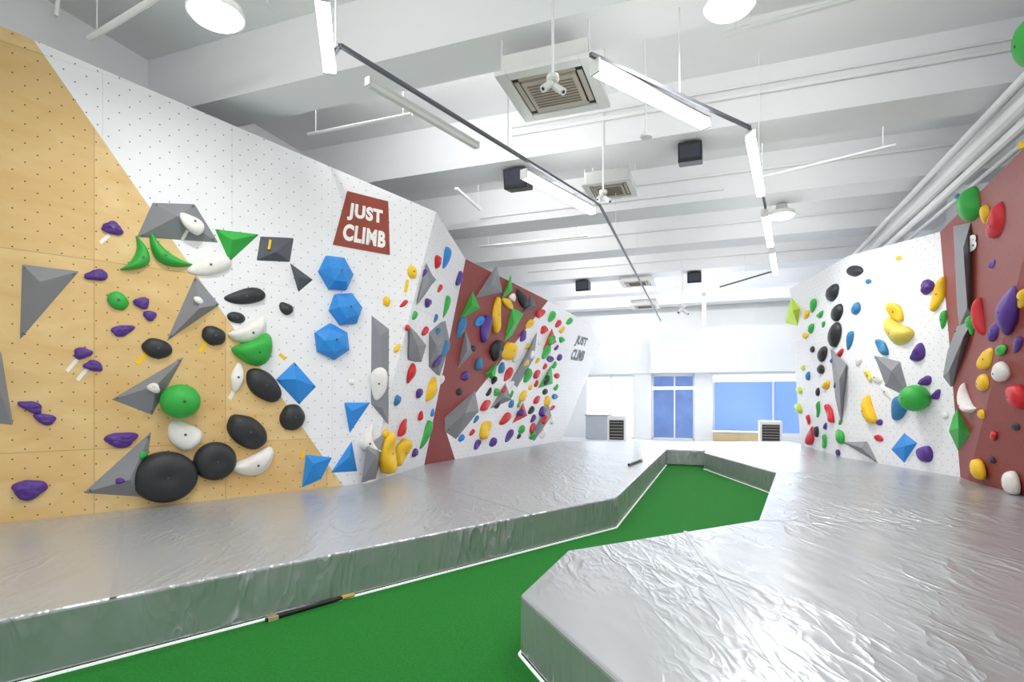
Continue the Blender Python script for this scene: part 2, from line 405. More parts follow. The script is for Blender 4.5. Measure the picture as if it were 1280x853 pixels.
def shape(kind, seed, big):
    R, S = (10, 28) if big else (7, 18)
    off = Vector((seed*3.7, seed*1.3, seed*2.1))
    smooth = True
    if kind == 'poly':
        rnd = random.Random(seed); pts = []; o = rnd.random()*6
        for n_, r_, z_ in ((6, 1, 0), (6, .98, .3), (5, .62, .82)):
            for i in range(n_):
                a = o+2*math.pi*i/n_+(.5 if n_ == 5 else 0); pts.append((r_*math.cos(a), r_*math.sin(a), z_))
        pts.append((.05, .05, 1.0))
        bm = bmesh.new()
        for p in pts: bm.verts.new(p)
        bmesh.ops.convex_hull(bm, input=bm.verts); bm.verts.index_update()
        vs = [v.co.copy() for v in bm.verts]; fs = [[v.index for v in f.verts] for f in bm.faces]; bm.free()
        return vs, fs, False, Vector((.05, .05, 1))
    def fn(t, a):
        th = t*math.pi/2
        r = math.sin(th)**.9; z = math.cos(th)
        x, y = r*math.cos(a), r*math.sin(a)
        if kind == 'ball':
            th = t*2.45; r = math.sin(th); z = (math.cos(th)+.77)/1.77; x, y = r*math.cos(a), r*math.sin(a)
        elif kind == 'disc':
            z = (max(0, math.cos(th)))**.6; k = 1-.16*math.exp(-(r/.22)**2); z *= k
        elif kind == 'pebble':
            k = 1+.10*noise.noise(Vector((x, y, z))*1.3+off); x *= k; y *= k
        elif kind == 'blob':
            # a lumpy cluster: a few rounded bumps side by side
            k = 1+.13*math.cos(3*a+seed)*r+.16*noise.noise(Vector((x, y, z))*1.6+off); x *= k; y *= k
            z = z**.7*(1+.28*noise.noise(Vector((x, y, z))*2.4+off))
        elif kind == 'jug':
            y = y*(.62+.1*x)+.45*(x*x-.3); z *= .75+.45*y+.1*noise.noise(Vector((x, y, z))*2+off)
        elif kind == 'crescent':
            y = y*(.42*(1.1-.55*x*x))+.85*(x*x-.35)
        elif kind == 'drop':
            y = y*(.62-.38*x); z *= (.75-.3*x)
        elif kind == 'wedge':
            y = y*(.85+.25*x)+.08*math.sin(3*x); z = z**.75*(.75+.35*x)
        elif kind == 'fin':
            x = math.copysign(abs(math.cos(a))**.7, math.cos(a))*r; y = y*(.8-.35*abs(x)); z = z**.6*(.8+.3*math.sin(2.5*x+seed))
        return Vector((x, y, max(0, z)))
    vs, fs = dome(fn, R, S)
    for ax in (0, 1):
        lo = min(v[ax] for v in vs); hi = max(v[ax] for v in vs)
        for v in vs: v[ax] = (v[ax]-lo)/(hi-lo)*2-1
    zt = max(v.z for v in vs)
    for v in vs: v.z /= zt
    return vs, fs, smooth, vs[0].copy()
WORD = {'poly': 'faceted', 'ball': 'ball-shaped', 'disc': 'round disc', 'pebble': 'smooth oval', 'blob': 'lumpy', 'jug': 'curved jug', 'crescent': 'crescent', 'drop': 'teardrop', 'wedge': 'wedge-shaped', 'fin': 'ribbed'}
DEP = {'poly': .38, 'ball': .8, 'disc': .32, 'pebble': .40, 'blob': .45, 'jug': .5, 'crescent': .5, 'drop': .45, 'wedge': .42, 'fin': .42}
CNT = [0]
def hold(kind, u, v, L, W, ang, colr, label=None, short=None):
    CNT[0] += 1; seed = CNT[0]
    PTS.append((u, v, max(L, W)))
    P, n, pn = hit(u, v)
    a = math.radians(ang); c, s = math.cos(a), math.sin(a)
    p1 = plane_hit(u+c*3, v-s*3, P, n)-P; p2 = plane_hit(u-s*3, v-c*3, P, n)-P
    e1_ = p1.normalized(); e2_ = n.cross(e1_)
    b = P.y/F
    ob_ = (CAM-P).normalized().dot(n); k_ = .97+.03*min(1, max(0, (ob_-.45)/.45))   # oblique walls also show each hold's depth
    r1 = b*k_*(1+min(1.3, max(0, p1.length/3/b-1))*.3); r2 = b*k_*(1+min(1.3, max(0, p2.length/3/b-1))*.3)
    lx, wy = L*r1, W*r2; dp = DEP[kind]*min(lx, wy)
    if kind == 'ball': dp = .85*min(lx, wy)
    P2 = plane_hit(u, v, P+n*dp*.35, n)-n*(dp*.35+.004)
    vs, fs, sm, top = shape(kind, seed, max(L, W) > 22)
    sc = Vector((lx/2, wy/2, dp))
    me = bpy.data.meshes.new('climbing_hold'); me.from_pydata([(q.x*sc.x, q.y*sc.y, q.z*sc.z) for q in vs], [], fs)
    bm = bmesh.new(); bm.from_mesh(me); bmesh.ops.recalc_face_normals(bm, faces=bm.faces); bm.to_mesh(me); bm.free()
    me.materials.append(hm(colr))
    if sm: me.polygons.foreach_set('use_smooth', [True]*len(me.polygons))
    ob = bpy.data.objects.new('climbing_hold', me); COL.objects.link(ob)
    ob.matrix_world = Matrix(((e1_.x, e2_.x, n.x, P2.x), (e1_.y, e2_.y, n.y, P2.y), (e1_.z, e2_.z, n.z, P2.z), (0, 0, 0, 1)))
    if max(L, W) >= 17:
        q = Vector((top.x*sc.x, top.y*sc.y, top.z*sc.z))
        rr = min(.014, .13*min(lx, wy))
        MB().cyl(q-Vector((0, 0, .02)), q+Vector((0, 0, .003)), rr, 10).build('bolt', M_STEEL, ob)
    tag(ob, label or '', 'climbing hold', grp(colr, pn))
    if label is None: ITEMS.append((ob, max(L, W), colr, WORD[kind], u, v))
    if short: LMK.append((u, v, short))
    return ob

V = volume
V([(27, 330), (100, 339), (24, 427)], [(50, 352)], .17, 'grey', 'grey triangular volume at the far left of the plywood panel', 'far left grey triangle')
V([(190, 253), (244, 255), (274, 304), (170, 297)], [(222, 270)], .16, 'grey', 'wide grey volume above the green bananas, holding a white jug', 'wide grey volume')
V([(244, 344), (275, 381), (207, 428)], [(250, 385)], .15, 'grey', 'narrow grey spike volume in the middle of the plywood', 'grey spike volume')
V([(231, 445), (138, 500), (190, 520)], [(195, 482)], .15, 'grey', 'grey wedge volume just left of the green ball', 'grey wedge volume')
V([(190, 538), (178, 622), (103, 617)], [(162, 600)], .15, 'grey', 'lowest grey pyramid volume, left of the biggest black disc', 'lowest grey pyramid')
V([(-14, 425), (2, 440), (17, 533), (-14, 530)], [(-4, 480)], .14, 'grey', 'grey volume cut off by the left edge of the picture')
V([(268, 286), (325, 293), (287, 328)], [(290, 300)], .13, 'green', 'green pyramid volume right of the wide grey volume', 'green pyramid volume')
V([(325, 295), (368, 297), (363, 328), (320, 326)], [(345, 315)], .11, 'dark grey', 'charcoal square pyramid volume left of the red sign', 'charcoal square volume')
V([(362, 328), (392, 350), (373, 366)], [(374, 347)], .09, 'dark grey', 'small charcoal triangle volume below the charcoal square')
V([(368, 452), (396, 484), (374, 507), (344, 475)], [(370, 474)], .12, 'blue', 'blue diamond volume beside the black ovals', 'blue diamond volume')
V([(430, 503), (464, 503), (437, 543)], [(440, 514)], .1, 'blue', 'blue triangle volume with tip down, under the lowest blue polyhedron')
V([(382, 568), (416, 572), (402, 600), (377, 611)], [(392, 580)], .11, 'blue', 'blue block volume standing at the mat edge, left one', 'left blue mat block')
V([(440, 551), (447, 590), (413, 592)], [(436, 572)], .11, 'blue', 'blue pyramid volume at the mat, right of the blue block')
V([(464, 393), (487, 411), (486, 532), (463, 505)], [(476, 420), (478, 510)], .07, 'grey', 'tall grey slab volume in the left corner', 'tall grey slab')
V([(486, 536), (470, 600), (452, 604), (458, 560)], [(470, 570)], .1, 'grey', 'grey spike volume under the tall grey slab')
V([(533, 328), (546, 350), (521, 383)], [(536, 352)], .1, 'grey', 'grey triangle volume high in the left corner')
V([(512, 407), (536, 432), (528, 456), (511, 450)], [(522, 432)], .12, 'grey', 'grey block volume left of a taller grey pair')
V([(533, 410), (557, 401), (563, 430), (550, 470), (533, 466)], [(546, 432)], .16, 'grey', 'grey many-sided volume beside the red panel edge', 'many-sided grey volume')
V([(621, 331), (629, 366), (594, 373)], [(614, 356)], .16, 'grey', 'grey triangle volume at the top of the left red panel', 'top grey triangle')
V([(591, 364), (601, 386), (574, 400)], [(590, 382)], .14, 'green', 'green pyramid volume on the left red panel', 'green red-panel pyramid')
V([(639, 342), (641, 364), (626, 376)], [(636, 358)], .12, 'green', 'green triangle volume beside the top grey triangle')
V([(594, 488), (599, 514), (570, 550), (556, 540), (556, 522)], [(582, 516)], .22, 'grey', 'large grey volume just above the mat at the red panel foot', 'large grey foot volume')
V([(672, 414), (668, 448), (646, 486), (638, 478)], [(660, 445)], .15, 'grey', 'slanted grey volume in the middle of the far white panel', 'slanted grey volume')
V([(640, 384), (655, 392), (640, 420), (630, 428)], [(643, 404)], .14, 'green', 'long green volume between the yellow finger and slanted grey volume')
V([(686, 505), (690, 520), (668, 552), (660, 549)], [(678, 528)], .14, 'grey', 'low grey volume at the end of the far white panel', 'low grey volume')
V([(690, 455), (692, 480), (672, 486)], [(684, 472)], .13, 'green', 'green pyramid volume above the low grey volume')
V([(606, 468), (622, 452), (618, 478)], [(615, 466)], .12, 'green', 'small green pyramid volume on the red panel border')
V([(632, 478), (640, 500), (612, 512)], [(630, 496)], .12, 'grey', 'small grey pyramid volume low on the far white panel')
V([(654, 503), (660, 520), (640, 530)], [(652, 517)], .11, 'red', 'red pyramid volume low on the far white panel')
V([(664, 368), (672, 384), (652, 392)], [(664, 382)], .12, 'dark grey', 'charcoal pyramid volume near the top of the left red panel')
V([(582, 412), (592, 440), (572, 462)], [(584, 438)], .13, 'grey', 'slim grey pyramid volume at the left side of the red panel')
V([(690, 410), (696, 428), (676, 440)], [(688, 427)], .12, 'red', 'red pyramid volume high on the far white panel')
# right wall
V([(1038, 436), (1058, 455), (1052, 542), (1043, 500)], [(1049, 475)], .18, 'grey', 'tall grey spike volume under the stacked black ovals', 'grey spike under the ovals')
V([(1092, 444), (1125, 452), (1138, 499), (1107, 484)], [(1114, 464)], .17, 'grey', 'grey quadrilateral volume left of the right green ball')
V([(1053, 553), (1084, 552), (1098, 580)], [(1076, 560)], .13, 'grey', 'grey triangle volume at the foot of the right white panel', 'grey foot triangle')
V([(1130, 541), (1147, 554), (1130, 580), (1113, 562)], [(1131, 558)], .1, 'blue', 'blue diamond volume at the foot of the right white panel', 'right blue diamond')
V([(989, 370), (1000, 386), (997, 408), (981, 404)], [(991, 388)], .2, 'lime', 'lime yellow corner volume at the far end of right wall', 'lime corner volume')
V([(1191, 283), (1213, 278), (1218, 398), (1197, 412)], [(1204, 310), (1209, 385)], .13, 'grey', 'upper length of the long grey volume strip on the right red panel', 'upper grey strip')
V([(1196, 408), (1218, 396), (1212, 426), (1189, 491), (1170, 480), (1175, 462)], [(1204, 422), (1186, 464)], .13, 'grey', 'lower bent length of the grey volume strip by the panel border', 'lower grey strip')
V([(1196, 511), (1217, 545), (1197, 567), (1180, 541)], [(1198, 535)], .16, 'green', 'green diamond volume low on the right red panel', 'green diamond volume')
bvh = BVHTree.FromPolygons(TRI_V, TRI_F)

Hd = hold
# ---- plywood + white sign panel
Hd('poly', 422, 341, 44, 47, 10, 'blue', 'top blue faceted hold of three in a column under the sign', 'top blue polyhedron')
Hd('poly', 434, 386, 43, 44, 40, 'blue', 'middle blue faceted hold of three in a column', 'middle blue polyhedron')
Hd('poly', 417, 427, 45, 48, 75, 'blue', 'lowest blue faceted hold of three in a column', 'lowest blue polyhedron')
Hd('disc', 208, 597, 72, 64, 0, 'black', 'biggest round black disc hold, resting just above the mat', 'biggest black disc')
Hd('disc', 270, 577, 49, 48, 0, 'black', 'round black disc hold right of the biggest one', 'second black disc')
Hd('pebble', 310, 540, 54, 36, -35, 'black', 'tilted black oval hold above the white jug near the mat', 'lower tilted black oval')
Hd('pebble', 331, 482, 52, 32, -45, 'black', 'tilted black oval hold left of the blue diamond volume', 'upper tilted black oval')
Hd('pebble', 367, 522, 32, 33, 0, 'black', 'round black hold below the blue diamond volume', 'round black pebble')
Hd('wedge', 307, 370, 50, 20, 5, 'black', 'long flat black hold below the charcoal square volume', 'long flat black hold')
Hd('pebble', 296, 397, 22, 14, -10, 'black', 'small black oval just under the long flat black hold')
Hd('pebble', 268, 420, 28, 24, -20, 'black', 'black oval beside the point of the grey spike volume')
Hd('pebble', 197, 436, 34, 25, -10, 'black', 'black oval above the grey wedge volume')
Hd('wedge', 358, 385, 18, 15, -50, 'black', 'small black chip hold left of the blue polyhedra')
Hd('crescent', 174, 321, 48, 24, 65, 'green', 'left green banana hold of the pair under the wide grey volume')
Hd('crescent', 208, 318, 58, 24, -38, 'green', 'right green banana hold of the pair under the wide grey volume', 'right green banana')
Hd('pebble', 148, 376, 21, 24, 30, 'green', 'small green round hold left of the grey spike volume', 'small green round hold')
Hd('jug', 321, 440, 50, 36, 20, 'green', 'large green bowl hold under the white jug', 'green bowl hold')
Hd('ball', 225, 502, 44, 42, 0, 'green', 'green ball hold beside the grey wedge volume', 'left green ball')
Hd('wedge', 262, 331, 54, 24, 12, 'white', 'long white wedge hold below the green pyramid volume', 'long white wedge')
Hd('jug', 314, 416, 50, 26, 25, 'white', 'white jug hold right above the green bowl hold')
Hd('fin', 297, 472, 38, 16, 80, 'white', 'upright white ribbed hold left of the tilted black oval')
Hd('wedge', 231, 543, 42, 34, -50, 'white', 'white rounded hold below the green ball')
Hd('jug', 320, 581, 54, 28, 25, 'white', 'white jug hold just above the mat by the black discs')
Hd('wedge', 241, 278, 32, 21, -45, 'white', 'white jug hold bolted to the wide grey volume')
Hd('pebble', 249, 375, 13, 9, -30, 'white', 'tiny white hold on the grey spike volume')
Hd('blob', 193, 486, 16, 12, -30, 'white', 'small white hold on the grey wedge volume')
for a in [(141, 284, 23, 17, -10), (120, 344, 25, 15, 5), (177, 379, 17, 15, 0), (188, 395, 15, 13, 0), (155, 413, 26, 14, 15), (104, 441, 20, 15, 10), (117, 457, 21, 14, -10), (38, 508, 26, 14, -20), (55, 524, 23, 14, -15), (152, 551, 36, 20, 5), (38, 613, 35, 26, 10), (150, 601, 11, 8, 0)]:
    Hd('blob', *a, 'purple')
Hd('blob', 180, 569, 12, 9, 30, 'green')
# ---- white corner panel
Hd('wedge', 473, 480, 42, 22, 80, 'white', 'white angular hold on the tall grey slab')
Hd('crescent', 462, 553, 38, 26, -70, 'white', 'white hook-shaped hold beside the blue triangle volume')
Hd('fin', 487, 567, 54, 28, 85, 'yellow', 'left yellow lump of the double hold above the mat', 'left yellow lump')
Hd('fin', 504, 566, 38, 22, 70, 'yellow', 'right yellow lump of the double hold above the mat')
for a in [('pebble', 484, 377, 10, 13, 0, 'yellow'), ('pebble', 516, 340, 13, 17, 0, 'yellow'), ('blob', 547, 327, 18, 12, 80, 'red'), ('wedge', 558, 323, 30, 13, 75, 'blue'), ('blob', 574, 350, 22, 11, 60, 'purple'), ('wedge', 558, 384, 32, 10, 75, 'green'), ('blob', 536, 379, 12, 10, 20, 'purple'), ('fin', 515, 467, 28, 12, 75, 'red'), ('fin', 540, 487, 40, 17, 65, 'yellow'), ('fin', 505, 535, 28, 12, 65, 'red'), ('pebble', 482, 541, 11, 12, 0, 'yellow'), ('wedge', 533, 544, 42, 13, 70, 'green'), ('wedge', 556, 437, 26, 12, 60, 'teal'), ('fin', 548, 452, 24, 9, 60, 'purple'), ('blob', 498, 500, 14, 9, 50, 'teal'), ('fin', 527, 520, 14, 8, 60, 'red'), ('pebble', 510, 410, 10, 8, 0, 'red'), ('pebble', 440, 478, 8, 8, 0, 'white'), ('blob', 525, 492, 12, 9, 40, 'purple'), ('fin', 552, 475, 14, 8, 60, 'white'), ('blob', 520, 566, 12, 8, 30, 'purple'), ('fin', 541, 516, 12, 7, 50, 'blue'), ('wedge', 519, 395, 12, 7, 60, 'green')]: Hd(*a)
# ---- left red + far white panel
Hd('fin', 622, 394, 48, 15, 85, 'yellow', 'yellow finger-like hold in the middle of the left red panel', 'yellow finger hold')
Hd('fin', 608, 411, 38, 17, 80, 'purple', 'upright purple hold left of the yellow finger', 'upright purple hold')
Hd('blob', 622, 437, 28, 18, 60, 'black', 'black lump hold below the yellow finger', 'black lump')
Hd('fin', 638, 439, 34, 21, 30, 'yellow', 'yellow wedge hold beside the black lump', 'yellow wedge hold')
for a in [('fin', 636, 380, 26, 10, -40, 'yellow'), ('blob', 641, 372, 12, 11, 0, 'white'), ('wedge', 653, 372, 28, 12, -65, 'black'), ('wedge', 577, 410, 32, 12, 70, 'teal'), ('fin', 600, 402, 20, 10, 40, 'blue'), ('pebble', 592, 436, 12, 8, 0, 'black'), ('fin', 583, 470, 18, 10, 30, 'purple'), ('fin', 600, 455, 20, 11, 60, 'teal'), ('pebble', 575, 490, 12, 9, 20, 'black'), ('fin', 676, 392, 20, 9, 30, 'red'), ('wedge', 690, 396, 18, 9, 50, 'green'), ('fin', 663, 405, 20, 8, 40, 'yellow'), ('blob', 681, 412, 16, 9, 30, 'red'), ('fin', 655, 420, 20, 8, 60, 'purple'), ('fin', 672, 468, 18, 8, 40, 'red'), ('wedge', 683, 440, 24, 10, 60, 'green'), ('fin', 688, 449, 14, 8, 0, 'purple'), ('fin', 636, 468, 24, 10, 60, 'red'), ('blob', 645, 448, 14, 8, 30, 'white'), ('fin', 628, 460, 18, 9, 60, 'teal'), ('fin', 608, 507, 24, 11, 40, 'red'), ('fin', 608, 538, 28, 17, 60, 'yellow'), ('fin', 597, 556, 16, 8, 60, 'purple'), ('wedge', 632, 524, 26, 10, 40, 'red'), ('blob', 622, 490, 13, 9, 20, 'green'), ('fin', 640, 505, 14, 7, 50, 'teal'), ('fin', 655, 495, 22, 9, 50, 'yellow'), ('wedge', 660, 470, 22, 10, 60, 'green'), ('blob', 651, 516, 12, 8, 30, 'purple'), ('fin', 637, 545, 22, 8, 60, 'purple'), ('fin', 617, 553, 16, 9, 40, 'purple'), ('fin', 653, 537, 16, 8, 40, 'green'), ('fin', 672, 500, 18, 7, 40, 'red'), ('pebble', 682, 490, 12, 7, 20, 'black'), ('wedge', 577, 548, 12, 8, 30, 'blue'), ('wedge', 698, 405, 14, 7, 40, 'red'), ('blob', 703, 425, 11, 8, 0, 'green'), ('fin', 700, 447, 12, 7, 30, 'purple'), ('fin', 697, 470, 13, 7, 0, 'red'), ('wedge', 712, 402, 14, 7, 30, 'green'), ('fin', 694, 496, 12, 7, 0, 'teal')]: Hd(*a)
# ---- right white panels
Hd('pebble', 1067, 339, 29, 14, 0, 'black', 'black oval hold highest on the right white panel', 'highest right black oval')
Hd('pebble', 1039, 366, 26, 15, 50, 'black', 'uppermost black oval of the stacked column on the right', 'stacked black ovals')
Hd('pebble', 1045, 391, 25, 14, 60, 'black', 'second black oval of the stacked column on the right')
Hd('pebble', 1042, 419, 34, 17, 75, 'black', 'largest black oval of the stacked column on the right')
Hd('jug', 1118, 416, 48, 27, -35, 'pale yellow', 'large pale yellow slab hold on the right white panel', 'large pale yellow slab')
Hd('fin', 1118, 390, 32, 18, -50, 'yellow', 'yellow hold directly above the pale yellow slab')
Hd('ball', 1145, 498, 33, 33, 0, 'green', 'green ball hold on the right white panel', 'right green ball')
Hd('jug', 1083, 514, 38, 18, -75, 'yellow', 'yellow curved hold right of the grey spike volume', 'yellow curved hold')
for a in [('pebble', 1027, 443, 23, 12, 60, 'black'), ('pebble', 1025, 462, 15, 12, 0, 'black'), ('wedge', 1014, 437, 12, 8, 0, 'black'), ('wedge', 1068, 386, 17, 14, 20, 'teal'), ('wedge', 1061, 426, 26, 10, 75, 'teal'), ('fin', 1101, 434, 28, 14, -50, 'teal'), ('wedge', 1121, 511, 34, 22, 60, 'teal'), ('blob', 1158, 358, 20, 18, 30, 'purple'), ('jug', 1147, 443, 26, 16, 60, 'purple'), ('blob', 1155, 477, 20, 12, 20, 'purple'), ('wedge', 1153, 567, 26, 21, -20, 'purple'), ('blob', 1170, 494, 16, 10, 50, 'purple'), ('wedge', 1015, 383, 20, 9, 70, 'green'), ('blob', 1013, 410, 14, 8, 70, 'green'), ('fin', 1095, 472, 20, 11, -40, 'white'), ('fin', 1107, 490, 26, 9, -55, 'white'), ('fin', 1013, 545, 28, 13, 75, 'red'), ('fin', 1036, 517, 28, 11, -70, 'red'), ('fin', 1022, 512, 24, 8, 80, 'green'), ('wedge', 1048, 545, 22, 12, -60, 'green'), ('fin', 1047, 566, 12, 8, 0, 'purple'), ('wedge', 998, 488, 20, 8, -20, 'lime'), ('wedge', 997, 510, 22, 9, -40, 'lime'), ('wedge', 1003, 460, 14, 7, 0, 'lime'), ('blob', 1006, 420, 12, 8, 0, 'yellow'), ('pebble', 1022, 490, 12, 7, 70, 'black'), ('fin', 1020, 540, 16, 9, 70, 'black'), ('fin', 1010, 470, 14, 7, 70, 'teal'), ('fin', 1123, 323, 10, 6, 0, 'yellow'), ('fin', 1085, 470, 18, 8, -60, 'pale yellow'), ('fin', 1030, 552, 20, 9, 80, 'green'), ('fin', 1010, 525, 14, 8, 80, 'red'), ('wedge', 1098, 528, 12, 8, 0, 'purple'), ('fin', 1085, 352, 11, 6, 0, 'teal'), ('wedge', 1072, 452, 14, 9, 60, 'white'), ('fin', 1098, 548, 14, 8, -20, 'red')]: Hd(*a)
# ---- right red panel
Hd('fin', 1172, 368, 46, 18, 70, 'yellow', 'upright yellow hold on the border of white and red panels', 'upright yellow hold')
Hd('drop', 1210, 261, 44, 32, -110, 'green', 'green teardrop hold at the top of the grey volume strip', 'green teardrop')
Hd('jug', 1245, 281, 50, 20, 75, 'red', 'red upright hold beside the green teardrop', 'upper red hold')
Hd('fin', 1258, 390, 68, 26, 80, 'purple', 'long purple hold on the right red panel', 'long purple hold')
Hd('fin', 1242, 414, 36, 14, 70, 'purple', 'narrow purple hold just left of the long purple one')
Hd('jug', 1222, 398, 50, 17, -80, 'red', 'red upright hold right of the grey volume strip', 'middle red hold')
Hd('wedge', 1247, 466, 33, 25, 20, 'white', 'white rounded hold on the right red panel', 'white rounded hold')
Hd('wedge', 1267, 495, 40, 28, -30, 'red', 'large red hold at the right edge below the white one', 'large red edge hold')
Hd('crescent', 1208, 504, 46, 18, -60, 'white', 'white crescent hold right of the lower bent grey volume')
Hd('wedge', 1219, 585, 34, 19, -45, 'yellow', 'yellow wedge hold below the green diamond volume', 'low yellow wedge')
Hd('wedge', 1260, 602, 34, 24, -40, 'white', 'white hold at the foot of the right red panel')
for a in [('fin', 1232, 449, 38, 18, 60, 'yellow'), ('wedge', 1226, 479, 32, 22, 10, 'yellow'), ('wedge', 1230, 269, 24, 15, 70, 'yellow'), ('fin', 1212, 407, 26, 13, 90, 'green'), ('wedge', 1178, 400, 24, 10, 80, 'green'), ('fin', 1250, 438, 20, 12, 30, 'green'), ('blob', 1226, 518, 13, 12, 0, 'yellow'), ('pebble', 1238, 575, 14, 8, -20, 'black'), ('pebble', 1268, 534, 16, 10, 0, 'black'), ('fin', 1276, 374, 30, 15, 70, 'yellow'), ('blob', 1276, 182, 14, 10, 0, 'yellow'), ('blob', 1196, 246, 10, 8, 0, 'teal'), ('wedge', 1270, 432, 28, 11, 60, 'purple'), ('fin', 1240, 330, 16, 9, 40, 'purple'), ('wedge', 1180, 520, 12, 8, 0, 'white'), ('fin', 1240, 545, 16, 10, 30, 'red')]: Hd(*a)
Hd('pebble', 1288, 52, 66, 50, 80, 'green', 'dark green rounded hold at the top right corner of picture')
# ---- dense small holds of the far walls
def inside(u, v, poly):
    r = False; j = len(poly)-1
    for i in range(len(poly)):
        if (poly[i][1] > v) != (poly[j][1] > v) and u < (poly[j][0]-poly[i][0])*(v-poly[i][1])/(poly[j][1]-poly[i][1])+poly[i][0]: r = not r
        j = i
    return r
rnd = random.Random(21)
def scatter(poly, count, lo, hi, cols, gap):
    us = [p[0] for p in poly]; vs = [p[1] for p in poly]; k = 0; tries = 0
    while k < count and tries < 4000:
        tries += 1
        u = rnd.uniform(min(us), max(us)); v = rnd.uniform(min(vs), max(vs))
        if not inside(u, v, poly): continue
        L = rnd.uniform(lo, hi)
        if any((u-a)**2+(v-b)**2 < (gap+L*.4+c*.4)**2 for a, b, c in PTS): continue
        Hd(rnd.choice(['wedge', 'fin', 'fin', 'wedge', 'jug']), u, v, L, L*rnd.uniform(.38, .55), rnd.uniform(35, 65), rnd.choice(cols)); k += 1
scatter([(585, 560), (600, 505), (640, 440), (685, 384), (706, 400), (702, 470), (688, 545)], 34, 10, 18, ['red', 'green', 'purple', 'yellow', 'teal', 'black', 'red', 'white'], -1)
scatter([(1003, 380), (1050, 350), (1050, 560), (1008, 552)], 9, 10, 16, ['green', 'teal', 'red', 'black', 'yellow', 'purple'], 0)
scatter([(480, 370), (560, 300), (580, 330), (545, 560), (490, 560)], 7, 11, 16, ['green', 'teal', 'red', 'purple', 'yellow'], 1)

# labels for the smaller holds: colour, shape and the nearest landmark
def direction(dx, dy):
    a = math.degrees(math.atan2(-dy, dx)) % 360
    return ['right of', 'up and right of', 'above', 'up and left of', 'left of', 'down and left of', 'below', 'down and right of'][int((a+22.5)//45) % 8]
groups = {}
for ob, sz, c, w, u, v in ITEMS:
    l = min(LMK, key=lambda q: (q[0]-u)**2+(q[1]-v)**2)
    size = 'tiny' if sz < 12 else 'small' if sz < 22 else 'medium'
    lb = '%s %s %s hold %s the %s' % (size, c, w, direction(u-l[0], v-l[1]), l[2])
    groups.setdefault(lb, []).append((ob, u, v))
for lb, g in groups.items():
    if len(g) == 1: g[0][0]['label'] = lb; continue
    du = max(q[1] for q in g)-min(q[1] for q in g); dv = max(q[2] for q in g)-min(q[2] for q in g)
    g.sort(key=lambda q: q[2] if dv >= du else q[1])
    ws = ['upper one', 'lower one'] if dv >= du else ['left one', 'right one']
    if len(g) == 3: ws = [ws[0], 'middle one', ws[1]]
    if len(g) > 3: ws = [k+(' from top' if dv >= du else ' from left') for k in ('first', 'second', 'third', 'fourth', 'fifth', 'sixth', 'seventh', 'eighth')]
    for q, w in zip(g, ws): q[0]['label'] = '%s, %s' % (lb, w)

# tape strips
for u, v, L, W, a, c, lb in [(131, 299, 15, 5, 40, 'white', 'white tape strip under the top left purple hold'), (90, 457, 20, 5, 50, 'white', 'white tape strip left of the paired purple holds'), (103, 468, 20, 5, 50, 'white', 'white tape strip below the paired purple holds'), (178, 447, 22, 6, 45, 'yellow', 'yellow tape strip left of a black oval above the grey wedge'), (254, 434, 16, 5, 60, 'yellow', 'yellow tape strip under the black oval by the grey spike'), (231, 294, 14, 4, 60, 'white', 'white tape strip beneath the jug on the wide grey volume'), (353, 446, 10, 4, -40, 'yellow', 'yellow tape strip right of the green bowl hold'), (337, 306, 12, 3, 80, 'yellow', 'yellow tape strip at the charcoal square volume'), (290, 493, 14, 5, 60, 'white', 'white tape strip below the upright white ribbed hold'), (378, 568, 10, 4, 70, 'yellow', 'yellow tape strip above the left blue mat block'), (508, 358, 16, 4, 80, 'yellow', 'yellow tape strip below the small yellow hold in the corner')]:
    P, n, pn = hit(u, v); a = math.radians(a); c_, s_ = math.cos(a), math.sin(a); q = []
    for x, y in ((-1, -1), (1, -1), (1, 1), (-1, 1)):
        q.append(plane_hit(u+c_*x*L/2-s_*y*W/2, v-s_*x*L/2-c_*y*W/2, P, n))
    vs = [p+n*.001-P for p in q]+[p+n*.004-P for p in q]
    o = MB().add(vs, [[0, 1, 2, 3], [7, 6, 5, 4], [0, 4, 5, 1], [1, 5, 6, 2], [2, 6, 7, 3], [3, 7, 4, 0]]).build('tape_strip', pm(c+'_tape', HC[c], .6))
    o.location = P; tag(o, lb, 'tape', 'route tape strips')

# ------------------------------------------------------------------ signs
def text_verts(body):
    cu = bpy.data.curves.new('t', 'FONT'); cu.body = body; cu.size = 1; cu.offset = .05; cu.extrude = .02; cu.resolution_u = 4; cu.space_character = 1.1
    ob = bpy.data.objects.new('t', cu); COL.objects.link(ob)
    bpy.context.view_layer.update()
    dg = bpy.context.evaluated_depsgraph_get(); me = bpy.data.meshes.new_from_object(ob.evaluated_get(dg))
    vs = [v.co.copy() for v in me.vertices]; fs = [list(p.vertices) for p in me.polygons]
    bpy.data.objects.remove(ob); bpy.data.curves.remove(cu); bpy.data.meshes.remove(me)
    x0 = min(v.x for v in vs); x1 = max(v.x for v in vs); y0 = min(v.y for v in vs); y1 = max(v.y for v in vs)
    return [Vector(((v.x-x0)/(x1-x0), (v.y-y0)/(y1-y0), (v.z+.02)/.04)) for v in vs], fs
TX = {w: text_verts(w) for w in ('JUST', 'CLIMB', 'B')}
def lettering(word, quad, P, n, mat, parent, loc, z0, z1, label=None):
    tl, tr, br, bl_ = [plane_hit(u, v, P, n) for u, v in quad]
    vs, fs = TX[word]; out = []
    for q in vs:
        a, b = q.x, q.y
        out.append(bl_.lerp(br, a).lerp(tl.lerp(tr, a), b)+n*(z0+(z1-z0)*q.z)-loc)
    o = MB().add(out, fs).build('lettering', mat, parent)
    if label: o['label'] = label
    return o
